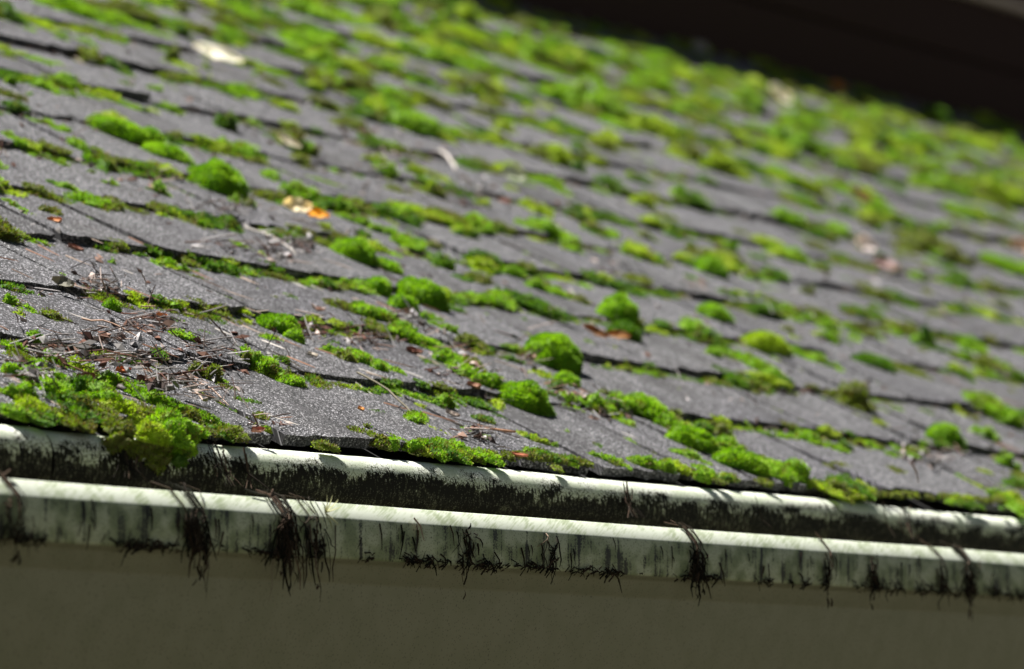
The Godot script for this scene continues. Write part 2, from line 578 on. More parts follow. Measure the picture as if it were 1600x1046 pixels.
func build_roof() -> void:
	var roof := base("shingle_roof", Vector3(0, EAVE, 0))
	roof.basis = ROOF
	tag(roof, "weathered grey asphalt shingle roof overgrown with moss", "roof", "", "thing")
	box("roof_deck", Vector3(-2.6, -0.035, -1.96), Vector3(7.6, -0.004, 0.0), M.felt, roof)
	var rest := SurfaceTool.new()
	rest.begin(Mesh.PRIMITIVE_TRIANGLES)
	rest.set_smooth_group(-1)
	var made := 0
	for j in 16:
		var u0 := course_front(j)
		var x := -2.6 + rng.randf() * 0.1
		var length := (FIRST if j == 0 else COURSE) + 0.045
		if u0 + length > 1.925: length = 1.925 - u0
		while x < 7.5:
			var w := rng.randf_range(0.085, 0.215)
			var gap := rng.randf_range(0.0025, 0.0065)
			var high := rng.randf_range(0.0, 0.0032)
			var top := 0.0085 + high
			var tone := rng.randf_range(0.72, 1.22)
			var st := SurfaceTool.new()
			var a := to_px(on_roof(x, u0))
			var b := to_px(on_roof(x + w, u0 + COURSE))
			var seen := maxf(a.x, to_px(on_roof(x + w, u0)).x) > -25.0 and minf(b.x - 0.0, to_px(on_roof(x, u0 + COURSE)).x) < 1625.0 and a.y > -25.0
			if seen and made < 300:
				st.begin(Mesh.PRIMITIVE_TRIANGLES)
				st.set_smooth_group(-1)
				tab_arrays(st, x, x + w, u0, top, 0.0062 + high * 0.6, length, tone)
				st.generate_normals()
				put("shingle", st.commit(), M.shingle, roof)
				made += 1
			else:
				tab_arrays(rest, x, x + w, u0, top, 0.0062 + high * 0.6, length, tone)
			joints.append(Vector2(x + w + gap * 0.5, u0))
			x += w + gap
	rest.generate_normals()
	var o := put("outer_shingles", rest.commit(), M.shingle, roof)
	o.set_meta("kind", "stuff")
	print("shingles ", made)

func build_eave() -> void:
	# rolled white trim under the first course, in lengths that butt with open joints
	var prof := [Vector2(-0.050, -0.0290), Vector2(-0.024, -0.0140)]
	for i in 15:
		var a := deg_to_rad(lerpf(-27.0, 97.0, i / 14.0))
		prof.append(Vector2(-0.0015, -0.0180) + Vector2(sin(a), cos(a)) * 0.0180)
	prof.append_array([Vector2(0.0160, -0.026), Vector2(0.0150, -0.0315), Vector2(0.0125, -0.0345), Vector2(0.004, -0.0355)])
	var pv := [0.0, 0.1]
	for i in 15: pv.append(lerpf(0.15, 0.75, i / 14.0))
	pv.append_array([0.82, 0.92, 0.96, 1.0])
	var t := base("eave_trim", Vector3(0, EAVE, 0))
	tag(t, "white rolled metal eave trim, its underside black with mould", "trim", "", "thing")
	var breaks := [-2.6]
	for px in [[72, 690], [1288, 785], [1378, 795]]:
		breaks.append(plane_z(px[0], px[1], 0.01).x)
	breaks.append(7.6)
	breaks.insert(1, -1.2)
	for i in breaks.size() - 1:
		put("trim_section", sweep(prof, pv, breaks[i] + 0.0012, breaks[i + 1] - 0.0012, 0.0011, i), M.trim, t, Vector3(0, 0.0025 + rng.randf_range(-0.0008, 0.0008), 0))
	# the gutter: bevelled lip, upright face, step, long face leaning in under it, foot
	var gp := [Vector2(0.066, -0.0425), Vector2(0.0715, -0.0370), Vector2(0.0735, -0.0362), Vector2(0.0755, -0.0368), Vector2(0.0840, -0.0462), Vector2(0.0850, -0.0482), Vector2(0.0850, -0.0715), Vector2(0.0843, -0.0735), Vector2(0.0800, -0.0752), Vector2(0.0775, -0.0775), Vector2(0.0745, -0.0872), Vector2(0.0728, -0.0882), Vector2(0.0722, -0.0905), Vector2(0.050, -0.165), Vector2(0.044, -0.172), Vector2(-0.012, -0.176), Vector2(-0.018, -0.172), Vector2(-0.0195, -0.060)]
	var gv := [0.0, 0.004, 0.006, 0.01, 0.082, 0.09, 0.27, 0.28, 0.30, 0.32, 0.39, 0.40, 0.41, 0.9, 0.93, 0.97, 0.98, 1.0]
	var g := base("rain_gutter", Vector3(0, EAVE, 0))
	tag(g, "long algae-stained white rain gutter hanging below the eave trim", "gutter", "", "thing")
	var cuts := [-2.6, -0.62, 2.4, 5.2, 7.6]
	for i in 4:
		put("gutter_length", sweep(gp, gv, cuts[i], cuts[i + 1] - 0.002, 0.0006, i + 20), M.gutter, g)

# big cushions that can be told apart: x, y, width, height (photograph pixels), tone, turn on the slope, breadth, label
const BIG := [
	[857, 560, 84, 78, 0, 0.3, 0.9, "tallest round moss ball, two-lobed, casting a black shadow on the shingles"],
	[958, 500, 58, 50, 0, 0.3, 0.9, "round moss ball stacked above a darker moss lump"],
	[968, 530, 52, 40, 2, 0.6, 0.8, "dark moss lump just below a rounder brighter moss ball"],
	[332, 292, 98, 66, 0, 0.8, 0.75, "big smooth moss dome at the lower end of a moss ridge"],
	[254, 256, 82, 36, 0, 0.5, 0.6, "low moss dome adjoining the big smooth dome on the ridge"],
	[180, 220, 104, 58, 0, 1.2, 0.4, "long sloping moss ridge running down the slope above two domes"],
	[229, 224, 46, 34, 0, 0.4, 0.8, "small moss hump beside the long sloping moss ridge"],
	[545, 404, 64, 50, 0, 0.8, 0.8, "moss ball just below the orange and cream leaf"],
	[598, 431, 48, 28, 0, 0.6, 0.8, "small moss ball between the leaf-side ball and the twin balls"],
	[583, 456, 42, 42, 0, 0.7, 0.85, "upright moss ball, upper one of the twin balls"],
	[625, 487, 46, 36, 0, 0.7, 0.85, "lower one of the twin moss balls, next to the wide one"],
	[650, 470, 86, 58, 0, 0.9, 0.7, "wide moss ball with a dark overhanging lower end beside the twin balls"],
	[430, 521, 74, 44, 0, 0.5, 0.7, "smooth moss hump with a tail hanging down a shingle joint"],
	[452, 538, 34, 30, 0, 1.3, 0.5, "thin moss tail below the smooth hump"],
	[812, 632, 88, 62, 0, 0.5, 0.8, "broad moss mound where two moss strips meet"],
	[1010, 652, 62, 50, 0, 0.7, 0.8, "moss knob at the head of the chain running to the gutter"],
	[1073, 700, 76, 52, 0, 0.9, 0.6, "long moss link in the middle of the chain running to the gutter"],
	[1150, 742, 80, 46, 0, 0.8, 0.6, "moss link near the gutter end of the chain"],
	[1225, 762, 78, 30, 0, 0.6, 0.6, "last moss link of the chain, touching the eave trim"],
	[880, 608, 40, 28, 0, 0.5, 0.8, "small smooth moss dome in the shadow of the tallest ball"],
	[1362, 580, 76, 36, 2, 0.7, 0.6, "dark green moss loaf alone on bare shingles"],
	[1190, 548, 76, 50, 1, 0.8, 0.7, "yellow-tinged moss mound below a greener dome"],
	[1110, 503, 56, 36, 0, 0.5, 0.8, "bright moss dome above the yellow-tinged mound"],
	[1103, 428, 54, 42, 0, 0.8, 0.8, "rounded moss clump standing apart above a bare course"],
	[1470, 697, 60, 44, 0, 1.2, 0.5, "steep moss loaf pointing down towards the gutter"],
	[167, 489, 30, 32, 0, 0.9, 0.7, "small upright moss tuft beside a heap of brown litter"],
	[1560, 425, 92, 38, 0, 0.5, 0.6, "wide bright moss bank beside pinkish fallen leaves"],
	[718, 73, 80, 38, 1, 0.6, 0.6, "pale yellow moss bank high on the roof"],
	[100, 25, 96, 42, 0, 0.9, 0.6, "large moss bank with a dark underside by the cream leaf"],
	[1457, 190, 48, 34, 2, 0.8, 0.7, "single moss clump in the shade of the dark wall"],
]
# look-alike cushions: x, y, width, height, tone
const SMALL := [
	[160,48,42,20,0],[15,35,36,22,0],[240,15,80,30,0],[275,25,32,26,1],[378,32,102,40,0],[470,28,90,45,0],[482,60,42,24,0],[280,60,36,30,0],[345,72,46,24,0],[450,95,62,34,0],[500,102,52,34,0],[165,112,82,34,2],[263,95,30,32,2],[318,117,22,18,0],[398,127,28,16,2],[485,145,42,28,1],[10,133,26,30,0],[65,148,52,28,0],[39,160,16,12,0],[256,178,56,28,0],[355,160,46,20,2],[347,200,46,42,2],[283,235,48,18,0],[84,262,34,18,0],[138,278,22,14,0],[240,308,38,30,0],[168,300,28,16,0],[95,309,48,16,0],[240,345,60,24,0],[455,235,66,46,3],[375,328,36,26,0],[430,325,72,28,3],[525,330,42,40,0],[490,332,28,18,0],
	[587,22,76,40,0],[680,98,60,38,0],[742,115,76,38,0],[715,32,56,40,0],[820,90,90,48,0],[885,105,90,48,1],[912,175,130,46,0],[1010,210,120,50,1],[742,158,40,26,2],[650,143,86,30,0],[600,155,76,38,0],[858,255,80,50,1],[787,215,50,30,0],[640,215,150,36,0],[990,290,50,24,2],[853,300,70,28,0],[995,322,42,32,1],[1050,313,42,28,0],[835,338,76,30,1],[897,340,34,30,2],[580,262,36,24,0],[627,245,38,26,3],[600,282,50,28,0],[640,280,30,26,1],[670,305,36,34,3],[750,330,38,22,0],[627,343,36,24,2],[550,347,44,20,0],
	[1250,235,80,50,0],[1120,265,72,48,1],[1238,298,76,42,1],[1355,335,84,38,0],[1370,225,60,42,1],[1440,280,50,34,0],[1540,310,92,46,1],[1110,130,60,30,0],[1160,165,70,40,0],[1090,170,60,34,1],[1200,215,60,30,0],[1330,195,60,34,1],[1420,250,70,36,1],[1490,300,70,36,0],
	[27,387,22,12,0],[91,449,20,10,0],[168,424,24,20,0],[265,430,66,30,0],[325,428,30,26,2],[415,440,76,24,0],[505,455,46,28,2],[255,347,62,26,0],[308,360,30,24,0],[360,368,72,28,2],[8,482,32,30,0],[278,545,54,30,0],[318,596,50,40,3],[390,585,54,36,0],[445,603,48,36,0],[435,579,30,14,0],[525,566,42,22,0],[200,578,70,28,2],
	[605,375,42,20,0],[608,410,50,20,2],[685,418,52,34,0],[640,358,62,34,2],[718,375,52,32,2],[752,428,62,30,2],[855,385,86,32,0],[892,402,50,22,0],[908,458,42,14,0],[995,410,86,42,0],[922,370,52,28,0],[895,347,38,26,2],[1005,382,40,22,0],[1050,380,50,20,2],[1020,470,42,20,2],[903,485,38,14,0],[895,515,38,14,1],[812,513,34,12,0],[843,597,28,14,0],[970,590,46,14,2],[1012,590,30,14,2],[760,560,52,20,2],[685,635,34,30,0],[915,645,46,30,1],[960,640,50,22,0],[975,675,44,20,0],[1050,680,50,34,0],
	[1170,447,42,20,2],[1130,392,42,24,2],[1280,378,66,32,2],[1235,415,92,38,0],[1360,362,56,28,0],[1440,400,120,44,3],[1428,440,36,24,0],[1520,462,56,20,0],[1390,478,100,18,2],[1484,495,34,20,1],[1255,465,34,22,3],[1225,500,58,28,0],[1095,540,78,40,2],[1270,575,72,30,0],[1340,528,62,30,0],[1440,535,46,40,0],[1505,555,84,28,2],[1290,540,40,24,1],[1180,590,76,30,0],[1150,612,100,14,2],[1320,630,72,56,3],[1394,650,30,16,1],[1445,655,26,14,0],[1535,657,112,36,0],[1540,590,90,30,2],[1465,685,30,16,0],[1552,577,32,16,0],
	[1068,730,54,22,0],[1115,685,72,38,0],[1137,705,44,24,0],[1265,704,74,32,0],[1310,705,30,24,2],[1568,732,38,32,0],[1340,780,46,12,1],[1570,797,60,10,1],[1388,720,22,12,0],[1530,690,44,34,0],
	[570,710,70,12,3],[830,730,52,14,0],[878,738,44,20,0],[945,740,58,15,0],[861,711,13,9,0],[880,687,13,8,0],[565,690,26,22,3],[405,690,30,12,1],
]
# strips: points, thickness, tone, label
const STRIPS := [
	[[[35,45],[105,75]], 18, 0, "blurred moss strip high on the roof beside a large moss bank"],
	[[[0,88],[80,115]], 14, 0, "thin moss strip above the pale bare course"],
	[[[95,155],[162,163],[233,186]], 12, 0, "long thin moss strip following a shingle butt above the ridge"],
	[[[38,190],[105,220]], 14, 0, "short moss strip above the long sloping ridge"],
	[[[0,222],[55,255]], 13, 0, "thin moss strip running down a shingle joint"],
	[[[170,274],[226,288]], 12, 2, "dark moss strip under a butt beside the big smooth dome"],
	[[[0,322],[44,356]], 12, 0, "thin moss line down a shingle joint by orange bark bits"],
	[[[37,388],[84,397]], 12, 0, "moss strip in a shingle butt beside a red-brown bud"],
	[[[190,405],[300,420],[400,440]], 14, 2, "dark moss strip under a butt mixed with needles"],
	[[[352,390],[400,415]], 12, 0, "moss strip below a pale grey twig"],
	[[[322,476],[373,495]], 10, 0, "short moss line in a joint above the smooth hump"],
	[[[10,478],[45,503]], 11, 0, "moss fringe trailing from a joint beside litter"],
	[[[190,481],[235,488],[280,496]], 12, 1, "yellowish moss strip hanging under a shingle butt"],
	[[[300,588],[350,625]], 20, 3, "half-dry moss strip threaded with grey needles"],
	[[[370,570],[410,600],[450,612]], 24, 0, "lush moss strip full of fallen needles"],
	[[[465,600],[540,618],[620,625],[700,645]], 13, 2, "dark moss strip under the second course's butt"],
	[[[520,497],[580,515],[620,535],[655,552]], 30, 0, "wide moss strip running down to a leaf-strewn hollow"],
	[[[500,560],[560,580],[615,597]], 20, 0, "moss strip lying alone across a shingle face"],
	[[[655,548],[700,580],[765,622]], 28, 0, "thick moss strip leading down into the broad mound"],
	[[[535,345],[590,372]], 20, 0, "moss strip sloping down beside bare shingle"],
	[[[655,507],[708,536]], 14, 0, "thin moss strip trailing from the twin balls"],
	[[[770,425],[820,445],[868,470]], 22, 0, "moss strip crossing a bare course diagonally"],
	[[[690,480],[770,492],[850,505]], 10, 2, "dark moss line in the shadow of a butt near two balls"],
	[[[860,640],[920,650],[980,650],[1010,665]], 22, 0, "moss strip joining the broad mound to the chain"],
	[[[1000,648],[1080,695],[1150,732],[1240,765]], 34, 0, "continuous moss ridge of the chain that runs down to the gutter"],
	[[[1100,557],[1160,575],[1222,608]], 18, 0, "moss strip on a sloping joint below the yellow-tinged mound"],
	[[[1060,602],[1150,613],[1212,622]], 9, 2, "thin dark moss line under the third course's butt"],
	[[[1165,680],[1230,692],[1310,716]], 15, 0, "moss strip along a butt beside long bare shingles"],
	[[[600,712],[660,715],[700,722],[750,733]], 22, 0, "moss strip lining the eave trim beside long bare shingles"],
	[[[985,742],[1040,746],[1100,762]], 20, 0, "moss strip lining the eave trim below the chain"],
	[[[760,728],[850,735],[910,742]], 12, 3, "dry mixed moss strip along the eave trim"],
	[[[640,673],[692,699]], 8, 1, "thin yellowish moss line in a first-course joint"],
	[[[722,685],[757,701]], 8, 0, "short thin moss line in a first-course joint near the trim"],
	[[[807,690],[843,706]], 9, 1, "short moss wisp on the first course below the broad mound"],
	[[[925,583],[1020,592],[1070,600]], 10, 2, "dark moss fringe beside the tallest ball's shadow"],
	[[[1280,785],[1400,790],[1500,795],[1600,802]], 9, 3, "thin dry moss line along the eave trim past its joints"],
	[[[1120,470],[1180,480],[1290,520]], 13, 2, "dark moss strip on a middle course behind the green dome"],
	[[[420,516],[560,540]], 11, 3, "dry moss line under litter beside the smooth hump"],
]
# the thick mat in the corner above the trim: x, y, width, height, tone
const MAT := [
	[12,556,44,30,0],[45,548,34,22,0],[30,575,60,26,3],[80,580,60,30,0],[60,600,70,36,0],[120,590,54,30,1],[15,600,50,34,0],[20,635,56,40,0],[75,630,70,44,0],[120,625,60,40,2],[100,655,80,36,2],[40,660,70,30,1],[150,645,70,46,0],[170,615,56,34,0],[200,630,70,36,0],[235,645,66,30,0],[270,660,60,28,0],[310,680,64,24,0],[345,690,36,14,0],[185,665,70,36,1],[145,670,60,30,3],[215,670,60,34,3],[250,680,66,44,0],[12,668,50,24,0],[290,672,40,24,3],[175,690,50,30,3],[60,615,40,24,3],[255,700,56,40,0],[225,698,50,36,1],[275,690,40,36,0],
]

func build_moss() -> void:
	for d in BIG:
		var g: Array = px_cushion(d[0], d[1], d[2], d[3], d[4], d[5], d[6])
		cushion(Vector3.ZERO, g[1], g[2], g[3], g[4], g[5], g[6], 1.3, 0.21)
		tag(put("moss_cushion", flush(), M.moss, self, g[0]), d[7], "moss")
	for d in SMALL:
		var g: Array = px_cushion(d[0], d[1], d[2], d[3], d[4])
		var parts := 2 if d[2] < 26 else 5 if d[2] < 60 else 8
		for k in parts:              # several low lobes of uneven size run together
			var f := 1.0 if k == 0 else rng.randf_range(0.35, 0.8)
			var q := Vector3(rng.randf_range(-0.85, 0.85) * g[2], 0, rng.randf_range(-0.8, 0.8) * g[3]) * (0.25 if k == 0 else 1.0)
			cushion(g[1] * q, g[1] * Basis(Vector3.UP, rng.randf_range(-0.7, 0.7)), g[2] * 0.62 * f, g[3] * 0.7 * f, g[4] * (0.92 if k == 0 else rng.randf_range(0.3, 0.8)), g[5] if rng.randf() < 0.6 else rng.randi_range(0, 3), g[6], 0.9, 0.55)
		var kinds := ["fresh green", "yellowish green", "dark green", "half-dry olive"]
		var size: String = "small" if d[2] < 40 else "mid-sized" if d[2] < 66 else "wide"
		var nth := 1 if slope_of(g[0]) < FIRST else int((slope_of(g[0]) - FIRST) / COURSE) + 2
		tag(put("moss_tuft", flush(), M.moss, self, g[0]), "%s %s moss tuft on shingle course %d above the gutter" % [size, kinds[d[4]], nth], "moss", "moss tufts on the shingles")
	for d in STRIPS:
		moss_strip(d[0], d[1], d[2], d[3])
	# corner mat, with the part that hangs over the trim into the gutter
	var o := roof_at(150, 660)
	for d in MAT:
		var g: Array = px_cushion(d[0], d[1], d[2], d[3], d[4])
		cushion(g[0] - o, g[1], g[2], g[3], g[4], g[5], g[6], 1.0, 0.5)
	for d in [[175,700,50,24,3],[200,708,54,28,3],[235,714,56,32,3],[262,706,46,34,0],[284,702,30,30,0],[235,732,40,22,3],[268,728,34,26,2]]:
		var p := plane_z(d[0], d[1], 0.010)
		var k := (p - eye).dot(fwd) / F
		cushion(p - o, Basis(Vector3.RIGHT, Vector3(0, 0.55, 0.83), Vector3(0, -0.83, 0.55)), d[2] * k * 0.75, d[3] * k * 0.6, 0.013, d[4], 2.9, 1.0, 0.5)
	tag(put("moss_mat", flush(), M.moss, self, o), "thick moss mat in the eave corner spilling over the trim towards the gutter", "moss")
	# everywhere else: ragged tufts in butts and joints, thickening to a patchy carpet up the slope
	var cover := noise(FastNoiseLite.TYPE_SIMPLEX, 3.2, 4, 77)
	var c0 := on_roof(2.0, 1.0)
	for j in 16:
		var u0 := course_front(j)
		var lush := smoothstep(0.75, 1.58, u0) * (1.0 - smoothstep(1.70, 1.86, u0))
		for i in 1250:
			var x := rng.randf_range(-0.4, 5.6)
			var s := to_px(on_roof(x, u0))
			if s.x < -120.0 or s.x > 1720.0 or s.y < -90.0: continue
			var at_butt := rng.randf() < lerpf(0.8, 0.55, lush)
			var u := u0 - rng.randf_range(-0.002, 0.014) if at_butt else u0 + rng.randf() * COURSE
			if cover.get_noise_2d(x * 1.5, u * 2.6) + rng.randf_range(-0.28, 0.28) < (0.16 if j == 0 else lerpf(-0.09 if at_butt else 0.16, -0.09, lush)): continue
			var r := rng.randf_range(0.0026, 0.0070) * lerpf(1.0 + smoothstep(0.2, 0.5, u0) * 0.35, 2.2, lush) * (1.0 if rng.randf() < 0.82 else 1.7)
			cushion(on_roof(x, u, surface(u) + 0.001) - c0, ROOF * Basis(Vector3.UP, rng.randfn(0.0, 0.5)), r * rng.randf_range(1.0, 2.8), r, r * rng.randf_range(0.3, 0.75), ([0, 2, 2, 3, 3, 1] if rng.randf() > lush else [0, 3, 1, 2, 3, 0])[rng.randi_range(0, 5)], s.z, 0.85, 0.6)
	for jt in joints:               # thin lines in the joints between tabs
		var s := to_px(on_roof(jt.x, jt.y + 0.06))
		if s.x < -60.0 or s.x > 1660.0 or s.y < -60.0 or rng.randf() < 0.45: continue
		var from := rng.randf() * 0.7
		for i in int(rng.randf_range(3, 13)):
			var u: float = jt.y + COURSE * clampf(from + rng.randf() * 0.45, 0.0, 0.98)
			var r := rng.randf_range(0.0014, 0.0034)
			cushion(on_roof(jt.x + rng.randfn(0, 0.0012), u, surface(u) - 0.001) - c0, ROOF, r, r * rng.randf_range(1.2, 3.0), r * rng.randf_range(0.8, 1.4), [0, 2, 3, 1][rng.randi_range(0, 3)], s.z, 0.8, 0.5)
	tag(put("moss_carpet", flush(), M.moss, self, c0), "fine scattered moss growing in the joints and thickening up the slope", "moss", "", "stuff")

# heaps of needles, bud scales and crumbs: x, y, width, height, pieces, darkness
const HEAPS := [
	[140,472,92,36,60,0],[235,530,110,56,80,0],[150,556,86,18,34,0],[330,582,130,60,90,1],[60,575,110,50,60,0],[195,605,90,26,40,0],[255,642,90,26,36,0],[310,668,90,22,26,0],[450,395,96,52,110,1],[345,412,90,28,36,1],[475,532,96,40,70,0],[565,548,96,30,50,0],[625,520,66,36,36,1],[705,570,70,40,36,0],[818,576,30,52,44,0],[715,603,90,26,36,0],[885,640,100,30,50,0],[945,662,90,24,36,0],[235,300,130,46,60,0],[340,352,110,30,46,1],[425,432,66,18,22,0],[700,318,130,46,60,1],[1450,732,84,30,44,0],[950,440,66,26,24,1],[730,706,90,20,44,0],[630,265,130,50,60,0],[1240,500,90,30,24,1],[1080,470,60,20,16,0],[410,690,80,14,20,0],[30,640,70,40,36,1],[130,612,120,40,46,1],[240,650,110,36,34,1],[70,590,110,40,36,1],[1390,445,70,24,20,0],[560,230,90,40,36,0],[1330,625,60,30,24,0],
]
# leaves and single flakes: x, y, width on the picture, breadth / length, curl, turn, colour, name, label, category
const LEAVES := [
	[330,112,78,0.36,0.30,1.15,Color(0.93,0.89,0.76),"fallen_leaf","large cream fallen leaf high on the roof between moss banks","leaf"],
	[450,357,42,0.62,0.45,0.5,Color(0.90,0.82,0.60),"fallen_leaf","curled cream half of a yellowing leaf on a litter heap","leaf"],
	[480,367,40,0.50,0.35,0.9,Color(0.86,0.46,0.03),"fallen_leaf","bright orange leaf lying against the curled cream leaf","leaf"],
	[440,251,38,0.42,0.30,0.9,Color(0.82,0.77,0.64),"fallen_leaf","small cream leaf among blurred litter above the orange leaf","leaf"],
	[1203,186,58,0.60,0.20,0.1,Color(0.94,0.90,0.80),"fallen_leaf","pale cream leaf lying on the dense upper moss","leaf"],
	[1299,158,28,0.75,0.50,0.6,Color(0.50,0.20,0.03),"fallen_leaf","small orange-brown leaf near the foot of the dark wall","leaf"],
	[1340,412,34,0.85,0.35,0.6,Color(0.80,0.73,0.72),"fallen_leaf","pinkish white curled leaf on the middle of the roof","leaf"],
	[1374,436,40,0.55,0.40,1.2,Color(0.42,0.28,0.26),"fallen_leaf","dull pinkish brown leaf touching a whitish curled leaf","leaf"],
	[790,301,36,0.65,0.25,0.3,Color(0.52,0.56,0.42),"fallen_leaf","pale grey-green leaf fragment among moss tufts","leaf"],
	[778,338,18,0.55,0.70,1.5,Color(0.34,0.17,0.13),"fallen_leaf","small reddish brown leaf standing on edge among moss","leaf"],
	[918,548,40,0.40,0.40,0.7,Color(0.36,0.17,0.06),"fallen_leaf","thin brown leaf between the two tall moss balls","leaf"],
	[954,553,36,0.42,0.40,0.7,Color(0.42,0.20,0.06),"fallen_leaf","chestnut leaf lying beside a thin brown leaf","leaf"],
	[1085,95,34,0.70,0.40,0.2,Color(0.40,0.37,0.36),"fallen_leaf","grey leaf at the top edge of the moss near the dark wall","leaf"],
	[880,22,40,0.45,0.30,0.3,Color(0.34,0.18,0.05),"fallen_leaf","faint ochre leaf in the shadow below the dark wall","leaf"],
	[1590,410,50,0.50,0.30,0.4,Color(0.62,0.46,0.34),"fallen_leaf","beige leaf behind the wide bright moss bank","leaf"],
	[1335,330,34,0.60,0.30,0.7,Color(0.40,0.17,0.12),"fallen_leaf","reddish leaf among half-blurred upper moss","leaf"],
	[76,366,30,0.55,0.50,0.5,Color(0.42,0.17,0.06),"bark_flake","orange-brown bark flake on a bare shingle above a dark butt","bark"],
	[112,402,34,0.34,0.60,0.9,Color(0.26,0.12,0.08),"bud_scale","long reddish bud scale lying in a shingle butt","bud"],
	[122,620,38,0.75,0.90,0.4,Color(0.16,0.075,0.05),"bark_chunk","dark brown cupped bark chunk sunk in the corner moss mat","bark"],
	[86,472,34,0.60,0.60,0.9,Color(0.26,0.25,0.20),"fallen_leaf","shrivelled grey-green leaf beside a needle heap","leaf"],
	[391,701,26,0.40,0.70,0.2,Color(0.32,0.13,0.09),"bud_scale","red-brown bud lying on the white eave trim","bud"],
	[640,566,34,0.50,0.60,0.6,Color(0.20,0.08,0.05),"bark_flake","dark red bark flake below the twin moss balls","bark"],
	[700,590,26,0.6,0.50,0.6,Color(0.26,0.12,0.07),"bark_flake","brown bark flake on the thick sloping moss strip","bark"],
	[730,627,30,0.55,0.50,0.9,Color(0.30,0.15,0.09),"bark_flake","brown flake at the head of the broad moss mound","bark"],
	[555,541,26,0.55,0.40,0.3,Color(0.50,0.19,0.12),"bark_flake","brick-red flake on the litter by the smooth moss hump","bark"],
	[590,470,24,0.45,0.40,0.3,Color(0.46,0.20,0.09),"bark_flake","rusty flake lodged between the twin moss balls","bark"],
	[480,575,20,0.40,0.35,0.7,Color(0.68,0.60,0.50),"wood_chip","small whitish wood chip on a bare first-course shingle","wood chip"],
	[556,658,14,0.7,0.30,0.7,Color(0.60,0.25,0.06),"bark_crumb","tiny orange crumb alone on the bare first course","bark"],
	[775,692,60,0.05,0.10,0.5,Color(0.40,0.20,0.10),"pine_needle","long rust-coloured needle lying on the first course below the mound","needle"],
	[800,736,38,0.20,0.30,0.6,Color(0.36,0.11,0.05),"bark_flake","rust-red flake resting on the eave trim","bark"],
	[700,665,30,0.4,0.4,0.7,Color(0.40,0.33,0.28),"wood_chip","pale chip beside a dark bud in a joint","wood chip"],
	[245,512,24,0.6,0.6,0.4,Color(0.44,0.20,0.07),"bud_scale","glossy orange bud scale on top of the largest needle heap","bud"],
	[185,597,30,0.5,0.6,0.4,Color(0.46,0.15,0.05),"bark_flake","orange-red flake on a heap under the second butt","bark"],
	[215,615,28,0.7,0.8,0.8,Color(0.14,0.06,0.04),"bark_flake","dark cupped flake at the edge of the corner moss","bark"],
]

func lay(p: Vector3, phi: float, tilt := 0.0) -> Basis:
	return ROOF * Basis(Vector3.UP, -phi) * Basis(Vector3.BACK, tilt)

func seat(x: float, y: float, lift := 0.0005) -> Vector3:
	var p := roof_at(x, y)
	return p + N * (surface(slope_of(p)) + 0.002 + lift)

func crumb(a: Vector3, bs: Basis, l: float, col: Color) -> void:      # a small solid chip of bark
	var w := l * rng.randf_range(0.3, 0.7)
	var k := l * rng.randf_range(0.12, 0.3)
	var tip0 := a + bs * Vector3(-l, k * 0.3, 0)
	var tip1 := a + bs * Vector3(l, k * 0.5, 0)
	var s0 := a + bs * Vector3(0, 0, -w)
	var s1 := a + bs * Vector3(0.2 * l, 0, w)
	var up := a + bs * Vector3(0.1 * l, k * 2.0, 0)
	var dn := a + bs * Vector3(0, -k, 0)
	for q in [[tip0, s0, up], [s0, tip1, up], [tip1, s1, up], [s1, tip0, up], [tip0, dn, s0], [s0, dn, tip1], [tip1, dn, s1], [s1, dn, tip0]]:
		tri(q[0], q[1], q[2], col)

